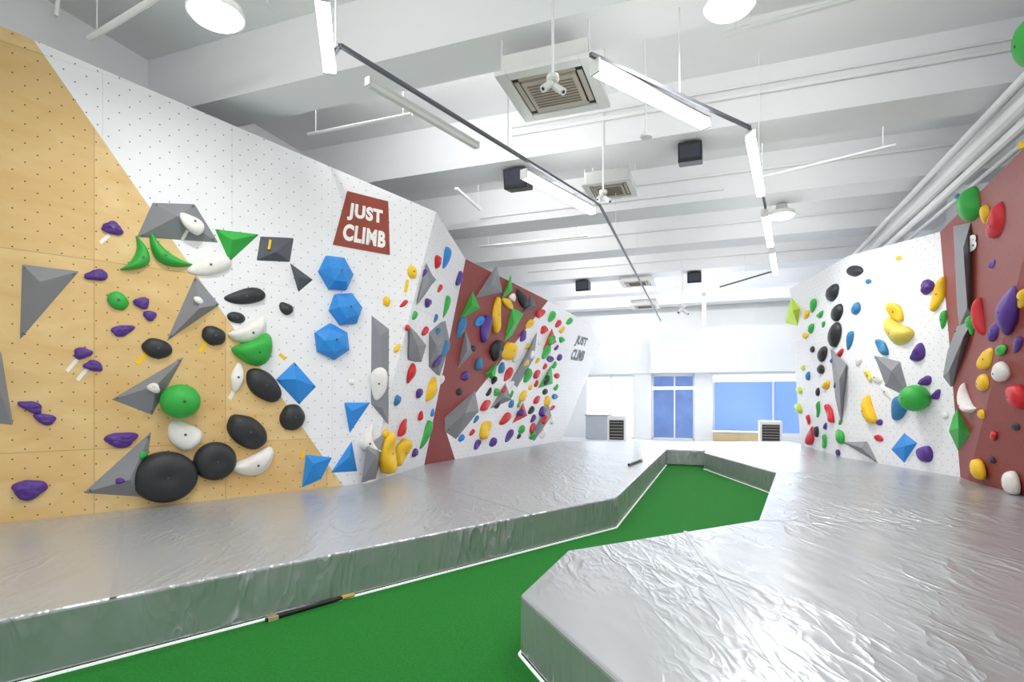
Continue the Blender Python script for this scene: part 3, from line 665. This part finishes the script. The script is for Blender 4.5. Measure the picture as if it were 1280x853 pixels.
def sign(quad, jq, cq, mat, lmat, label):
    cu = sum(q[0] for q in quad)/4; cv = sum(q[1] for q in quad)/4
    P, n, pn = hit(cu, cv)
    q = [plane_hit(u, v, P, n) for u, v in quad]
    vs = [p-P+n*.001 for p in q]+[p-P+n*.008 for p in q]
    o = MB().add(vs, [[0, 1, 2, 3], [7, 6, 5, 4], [0, 4, 5, 1], [1, 5, 6, 2], [2, 6, 7, 3], [3, 7, 4, 0]]).build('wall_sign', mat)
    o.location = P; tag(o, label, 'sign')
    lettering('JUST', jq, P, n, lmat, o, P, .0075, .011, 'word JUST'); lettering('CLIMB', cq, P, n, lmat, o, P, .0075, .011, 'word CLIMB')
sign([(434, 239), (485, 252), (487, 319), (416, 306)], [(436, 253), (478, 263), (478, 285), (433, 275)], [(430, 279), (482, 290), (481, 311), (427, 300)], M_SIGN, M_LETW, 'brick red sign with white lettering on the left white panel')
P, n, pn = hit(727, 435)
t = thing('wall_lettering', 'grey stacked lettering on the farthest left white panel', 'lettering', P)
lettering('JUST', [(722, 419), (735, 423), (731, 436), (717, 433)], P, n, M_LETG, t, P, .001, .006, 'word JUST')
lettering('CLIMB', [(717, 436), (732, 439), (728, 452), (712, 450)], P, n, M_LETG, t, P, .001, .006, 'word CLIMB')
P, n, pn = hit(1226, 308)
t = thing('wall_lettering', 'white letter beside the grey volume strip on the red panel', 'lettering', P)
lettering('B', [(1213, 295), (1221, 292), (1221, 311), (1213, 315)], P, n, M_LETW, t, P, .001, .005, 'letter B')

# ------------------------------------------------------------------ ceiling fixtures
def area(name, loc, sx, sy, power, rx=0, shape_='RECTANGLE', parent=None, col=(1, .98, .955)):
    l = bpy.data.lights.new(name, 'AREA'); l.shape = shape_; l.size = sx; l.size_y = sy; l.energy = power; l.color = col
    o = bpy.data.objects.new(name, l); COL.objects.link(o); o.location = loc; o.rotation_euler = (rx, 0, 0)
    if parent: o.parent = parent
    return o
ZT = 4.2
def pt(u, v, z=ZT): return pz(u, v, z)
def track(pts, label):
    pts = [Vector(p) for p in pts]; o = pts[0]
    t = thing('lighting_track', label, 'light track', o, group='dark lighting tracks')
    m = MB()
    for a, b in zip(pts, pts[1:]): m.bar(a-o+Vector((0, 0, .02)), b-o+Vector((0, 0, .02)), .03, .03)
    m.build('rail', M_TRACK, t)
    for a, b in zip(pts, pts[1:]):
        L = (b-a).length; k = max(1, int(L/2.5))
        for i in range(k):
            p = a.lerp(b, (i+.5)/k)-o
            MB().cyl(p+Vector((0, 0, .03)), p+Vector((0, 0, ZC-ZT)), .006, 6).build('hanger_wire', M_PIPE, t)
def tube(a, b, label, lit=True, down=16, up=3):
    a = Vector(a); b = Vector(b); mid = (a+b)/2; d = (b-a); L = d.length; rz = math.atan2(d.y, d.x)
    k = 1 if lit else .6
    t = thing('tube_light', label, 'tube light', mid, rz, group='linear tube lights')
    MB().box((0, 0, -.012), (L, .085*k, .024)).build('housing', M_PLAST, t)
    m = MB().box((0, 0, -.025-.04*k), (L-.02, .09*k, .08*k)); m.build('diffuser', M_LIT if lit else M_PLAST, t, bevel=.015*k)
    for s in (-1, 1): MB().box((s*L/2, 0, -.05*k), (.02, .1*k, .11*k)).build('end_cap', M_PLAST, t)
    if lit:
        area('tube_lamp', (0, 0, -.115), L*.95, .06, down, 0, parent=t)
        area('added_uplight', (0, 0, .06), L*.95, .06, up, math.pi, parent=t)  # upward lamp added above the housing to brighten the ceiling
kA = pt(425, 60); kB = pt(750, 259); kC = pt(826, 402)
track([kA, kB, kC], 'long dark track running from upper left to the far end')
track([pt(405, -60), pt(414, 74), kA], 'short dark track piece at the top left of picture')
track([pt(738, 71), pt(937, 162), pt(957, 262), pt(968, 340), pt(900, 360)], 'dark zigzag track on the right side of the ceiling')
tube(pt(402, -20), pt(412, 76), 'lit tube at the top edge left of the dark track')
tube(pt(460, 97), pt(596, 178), 'unlit white linear fixture along the left track', lit=False)
tube(pt(655, 212), pt(741, 259), 'lit tube on the left track before its bend', up=6)
tube(pt(744, 76), pt(882, 147), 'long lit tube right of the nearest air conditioner')
tube(pt(938, 164), pt(951, 236), 'lit tube just after the right track corner')
tube(pt(956, 262), pt(963, 302), 'shorter lit tube midway along the right track')
tube(pt(965, 310), pt(969, 338), 'shortest lit tube at the end of the right track')
tube(pt(880, 366), pt(880, 402), 'farthest lit tube pointing at the far windows', up=12, down=30)
tube(H(.6, -2.6, ZT), H(2.0, -2.2, ZT), 'added lit tube overhead behind the camera')  # unseen extra tube, added to light the near ceiling
# added fill lights, hidden behind the beams to brighten ceiling and hall
for i, s in enumerate([2.18, 5.55, 8.36, 11.08, 13.78, 16.48, 19.18]):
    for j, (r, pw) in enumerate(((-3.4, 22), (1.0, 10))):
        if i == 6: pw *= 1.9
        if i == 5: pw *= 1.2
        if i == 0: pw *= .6
        P = H(s+.07, r, 5.42)
        nm = ['overhead', 'nearest', 'second', 'third', 'fourth', 'fifth', 'sixth'][i]
        t = thing('beam_fill_light', 'added slim fill light hidden behind the %s beam, on its %s half' % (nm, 'left' if j == 0 else 'right'), 'batten light', P, -A20, 'added fill lights behind the beams')
        MB().box((0, -.03, 0), (2.4, .06, .08)).build('housing', M_PLAST, t)
        MB().box((0, .02, 0), (2.36, .04, .06)).build('diffuser', pm('fill_diffuser', 'ffffff', .5, emit=3, ecol='f6faff'), t, bevel=.012)
        l = area('fill_lamp', (0, .06, 0), 2.3, .06, pw, math.pi/2, parent=t)
def highbay(P, R, label, power=34):
    t = thing('round_lamp', label, 'ceiling lamp', P, group='round ceiling lamps')
    MB().lathe([(R, 0), (R*1.02, .02), (R*.95, .07), (R*.45, .12), (R*.4, .2), (.02, .21)]).build('lamp_body', M_PLAST, t, smooth=False)
    MB().lathe([(.01, -.05), (R*.5, -.045), (R*.85, -.025), (R*.93, .004)]).build('diffuser', M_LAMP, t, smooth=True)
    MB().cyl((0, 0, .2), (0, 0, ZC-P.z), .012, 8).build('stem', M_PIPE, t)
    area('round_lamp_light', (0, 0, -.07), R*1.7, R*1.7, power, 0, 'DISK', t)
highbay(px(270, 20, 4.77), .225, 'round lit lamp at the upper left')
highbay(px(912, 8, 4.5), .2, 'round lit lamp at the top edge right of centre')
highbay(px(977, 270, 10.0), .225, 'small round lit lamp above the far right wall', 60)
highbay(H(1.0, -2.5, 4.75), .225, 'added round lamp overhead behind the camera, left', 32)  # out of view, added to light the near part of the hall
highbay(H(1.0, 1.8, 4.75), .225, 'added round lamp overhead behind the camera, right')  # second added lamp out of view, for more light from behind
def ac(P, label, k=1):
    t = thing('ceiling_air_conditioner', label, 'air conditioner', P, -A20, 'cassette air conditioners')
    MB().box((0, 0, .13), (.84*k, .84*k, .18)).build('body', M_ACBODY, t, bevel=.01)
    m = MB()
    for x, y, a, b in ((-.415, 0, .12, .95), (.415, 0, .12, .95), (0, .415, .71, .12), (0, -.415, .71, .12)): m.box((x*k, y*k, .02), (a*k, b*k, .045))
    m.build('panel', M_ACBODY, t, bevel=.008)
    MB().box((0, 0, .03), (.72*k, .72*k, .02)).build('inner_tray', M_DARK, t)
    m = MB().box((0, 0, .004), (.54*k, .54*k, .025))
    m.build('intake_grille', M_GRILL, t)
    for i in range(9): MB().box((0, (-.2+i*.05)*k, -.012), (.46*k, .012, .008)).build('grille_slat', M_SLAT, t)
    for x, y, a, b in ((-.315, 0, .05, .56), (.315, 0, .05, .56), (0, .315, .56, .05), (0, -.315, .56, .05)):
        MB().box((x*k, y*k, .012), (a*k, b*k, .012)).build('louver', M_GRILL, t)
    for x in (-.43, .43):
        for y in (-.38, .38): MB().cyl((x*k, y*k, .1), (x*k, y*k, ZC-P.z), .008, 6).build('hanger_rod', M_PIPE, t)
ac(pz(694, 116, 4.6), 'nearest beige-grilled cassette air conditioner')
ac(pz(763, 239, 4.95), 'second cassette air conditioner behind the left track bend', .84)
ac(pz(797, 355, 4.85), 'third cassette air conditioner toward the far wall')
ac(pz(806, 384, 4.7), 'farthest cassette air conditioner')
def speaker(u, s, w, label):
    h = w*.8; P = H(s, hallr(u, s), ZB-h-.04)
    t = thing('ceiling_speaker', label, 'speaker', P, -A20, 'black ceiling speakers')
    m = MB()
    m.add([(-w/2, -.15, 0), (w/2, -.15, 0), (w/2, .17, .06), (-w/2, .17, .06), (-w/2, -.2, h), (w/2, -.2, h), (w/2, .17, h), (-w/2, .17, h)], [[3, 2, 1, 0], [4, 5, 6, 7], [0, 1, 5, 4], [1, 2, 6, 5], [2, 3, 7, 6], [3, 0, 4, 7]])
    m.build('cabinet', M_BLACK, t, bevel=.012)
    MB().add([(-w*.42, -.162, .05), (w*.42, -.162, .05), (w*.42, -.2, h-.04), (-w*.42, -.2, h-.04)], [[0, 1, 2, 3]]).build('front_grille', pm('speaker_cloth', '3a3f4a', .8), t)
    MB().box((0, 0, h+.02), (.2, .12, .04)).build('bracket', M_BLACK, t)
speaker(648, 8.05, .36, 'black speaker left of the second air conditioner')
speaker(863, 8.05, .31, 'black speaker high between the two lit tubes')
speaker(729, 16.1, .38, 'small black speaker far off on the left')
speaker(868, 16.1, .36, 'small black speaker far off right of the tracks')
def camera_unit(P, top, label, k=1):
    t = thing('security_camera', label, 'security camera', P, 0, 'white ceiling cameras')
    MB().cyl((0, 0, 0), (0, 0, top-P.z), .012, 8).build('pole', M_PIPE, t)
    MB().lathe([(.02*k, .07*k), (.06*k, .06*k), (.065*k, .02*k), (.05*k, 0), (.01, -.005)], n=16).build('junction_box', M_PLAST, t)
    for s, dz in ((-1, -.02), (1, -.05)):
        m = MB().cyl((s*.02*k, 0, dz*k), (s*.10*k, -.07*k, (dz-.09)*k), .036*k, 14); h_ = m.build('camera_head', M_PLAST, t, smooth=False)
        MB().cyl((s*.096*k, -.0665*k, (dz-.0865)*k), (s*.103*k, -.073*k, (dz-.0935)*k), .016*k, 12).build('lens', M_DARK, h_)
camera_unit(px(691, 102, 4.55), ZC, 'white twin camera hanging in front of the nearest air conditioner', .82)
camera_unit(px(754, 243, 7.7), ZC, 'white twin camera beside the second air conditioner', .85)
camera_unit(px(853, 385, 14), ZC, 'distant white camera near the far bulkhead', 1.2)
t = thing('sprinkler', 'pendant sprinkler with white disc right of nearest air conditioner', 'sprinkler', px(808, 172, 6.0))
q = t.location
MB().cyl((0, 0, .02), (-.03, 0, ZC-q.z), .012, 8).build('drop_pipe', M_PIPE, t)
MB().lathe([(.01, 0), (.06, .0), (.07, .02), (.03, .05), (.012, .08)], n=18).build('disc', M_PLAST, t)
def pipe(a, b, r, label, group='white conduits', n=10, cat='pipe', hang=False):
    a = Vector(a); b = Vector(b); c = (a+b)/2; m = MB().cyl(a, b, r, n)
    o = m.build('pipe', M_PIPE, None, loc=c)
    if hang:
        for f in (.08, .92):
            p = a.lerp(b, f); MB().cyl(p-c, Vector((p.x, p.y, ZC))-c, .006, 6).build('hanger_rod', M_PIPE, o)
    return tag(o, label, cat, group)
def tp(u, s, z): return H(s, hallr(u, s), z)
# conduits clipped along the front faces of the beams
pipe(tp(640, 7.65, 5.36), H(7.65, RR, 5.36), .026, 'long conduit along the second beam right of the nearest air conditioner')
pipe(tp(640, 7.66, 5.47), H(7.66, RR, 5.47), .016, 'thinner cable running just above the long conduit')
pipe(tp(700, 10.37, 5.42), H(10.37, RR, 5.42), .026, 'white conduit along the face of the third beam')
pipe(tp(600, 10.38, 5.16), tp(905, 10.38, 5.16), .018, 'thin conduit low on the face of the third beam')
pipe(tp(620, 13.07, 5.35), H(13.07, RR, 5.35), .026, 'white conduit along the face of the fourth beam')
pipe(tp(660, 15.77, 5.3), H(15.77, RR, 5.3), .026, 'white conduit along the face of the fifth beam')
pipe(tp(385, 5.9, 4.93), tp(515, 5.9, 4.93), .022, 'short white pipe above the white sign panel', hang=True)
pipe(tp(600, 11.6, 4.95), tp(735, 11.6, 4.95), .024, 'short white pipe above the left red panel', hang=True)
pipe(tp(940, 9.4, 4.9), tp(1120, 8.9, 4.95), .022, 'slanting white conduit above the right track', hang=True)
pipe(px(905, 43, 5.05), px(1110, -14, 4.55), .024, 'white pipe next to the top round lamp', hang=True)
pipe(px(112, 48, 5.6), px(240, -30, 5.0), .03, 'white slanted pipe left of the upper left lamp', hang=True)
pipe(px(70, 20, 5.5), px(80, -60, 5.5), .02, 'short upright pipe in the top left corner')
pipe(px(318, -20, 5.6), px(362, 44, 6.6), .03, 'white pipe right of the upper left lamp', hang=True)
pipe(px(440, 118, 8.2), px(505, 175, 9.2), .03, 'white pipe behind the left track start', hang=True)
pipe(px(570, 235, 10), px(600, 262, 10.8), .03, 'white pipe above the corner of the left walls', hang=True)
rb = 'right wall pipe bundle'
pipe(H(2.6, 2.98, 4.82), H(15.0, 2.98, 4.82), .045, 'topmost white pipe of the bundle over the right wall', rb)
pipe(H(2.6, 3.11, 4.68), H(15.0, 3.11, 4.68), .085, 'thickest white pipe of the bundle over the right wall', rb)
pipe(H(2.6, 3.17, 4.51), H(15.0, 3.17, 4.51), .065, 'second thickest white pipe low in the bundle over the right wall', rb)
pipe(H(2.6, 3.29, 4.42), H(15.0, 3.29, 4.42), .035, 'lowest thin white pipe of the bundle over the right wall', rb)
m = MB().bar(H(2.6, 3.24, 4.86), H(15, 3.24, 4.86), .2, .09)
tag(m.build('cable_trunking', M_PIPE, None, loc=m.mid()), 'flat white cable trunking above the pipe bundle on the right', 'trunking')

# ------------------------------------------------------------------ far end furniture
def cooler(P, w, h, label):
    t = thing('portable_air_cooler', label, 'air cooler', P, -A20, 'white portable coolers')
    MB().box((0, 0, h/2+.04), (w, w*.7, h-.08)).build('housing', M_PLAST, t, bevel=.03)
    MB().box((0, -w*.355, h*.5), (w*.76, .02, h*.7)).build('front_grille', M_DARK, t)
    for i in range(6): MB().box((0, -w*.37, h*.22+i*h*.11), (w*.7, .012, h*.015)).build('slat', M_GRILL, t)
    for x in (-1, 1): MB().box((x*w*.38, 0, .02), (.08, w*.6, .04)).build('foot', M_BLACK, t)
cooler(Vector((.1886*19.2, 19.2, 0)), .64, .95, 'white cooler with dark grille at the far left opening')
cooler(Vector((.461*18.2, 18.2, 0)), .68, .82, 'white cooler with dark grille under the wide blue window')
t = thing('low_cabinet', 'low beige cabinet under the wide blue window', 'cabinet', H(21.1, .75, 0), -A20)
MB().box((0, 0, .2), (1.7, .4, .32)).build('cabinet_body', M_BEIGE, t, bevel=.01)
MB().box((0, -.01, .38), (1.76, .46, .04)).build('cabinet_top', M_FRAME, t)
for x in (-.42, .42): MB().box((x, -.21, .2), (.8, .02, .28)).build('cabinet_door', M_BEIGE, t, bevel=.005)
for x in (-.7, .7): MB().box((x, 0, .02), (.08, .34, .04)).build('foot', M_BLACK, t)
t = thing('counter', 'grey counter block in front of the far left opening', 'counter', H(21.2, -4.2, 0), -A20)
MB().box((0, 0, .45), (.9, .5, .9)).build('counter_body', pm('grey_counter', 'b9bfc8', .5), t, bevel=.01)
MB().box((0, 0, .92), (.96, .56, .04)).build('counter_top', M_GRILL, t)

# ------------------------------------------------------------------ brushes on the ground
def brush(a, b, z, r, label):
    a = Vector(a); b = Vector(b); a.z = b.z = z+r; t = thing('brush_stick', label, 'brush', (a+b)/2-Vector((0, 0, r)), group='long brush sticks')
    o = t.location; d = b-a
    MB().cyl(a-o, a+d*.85-o, r, 10).build('handle', M_BLACK, t)
    MB().cyl(a+d*.85-o, b-o, r*1.3, 10).build('grip', pm('tan_grip', 'd2ad5c', .6), t)
    MB().box(tuple(a+d*.07-o), (.07, .035, r*1.9), math.atan2(d.y, d.x)).build('bristle_head', pm('pale_bristle', 'c8b48a', .8), t)
d_ = (e1-e0).normalized(); w_ = Vector((d_.y, -d_.x, 0))
brush(pz(328, 775, 0)+w_*.06, pz(438, 744, 0)+w_*.05, 0, .014, 'black stick with tan end lying on turf along the left mat')
brush(pz(786, 583, MZ), pz(802, 577, MZ), MZ, .022, 'small dark brush lying on the far part of the left mat')

# ------------------------------------------------------------------ daylight through the far windows, world
lw = area('window_daylight', H(21.3, .2, 1.5), 5.5, 2.2, 110, 0, col=(.88, .94, 1)); lw.rotation_euler = (math.radians(-90), 0, -A20)
w = bpy.data.worlds.new('world'); SC.world = w; w.use_nodes = True
bg = w.node_tree.nodes['Background']; bg.inputs[0].default_value = (.95, .97, 1, 1); bg.inputs[1].default_value = .9
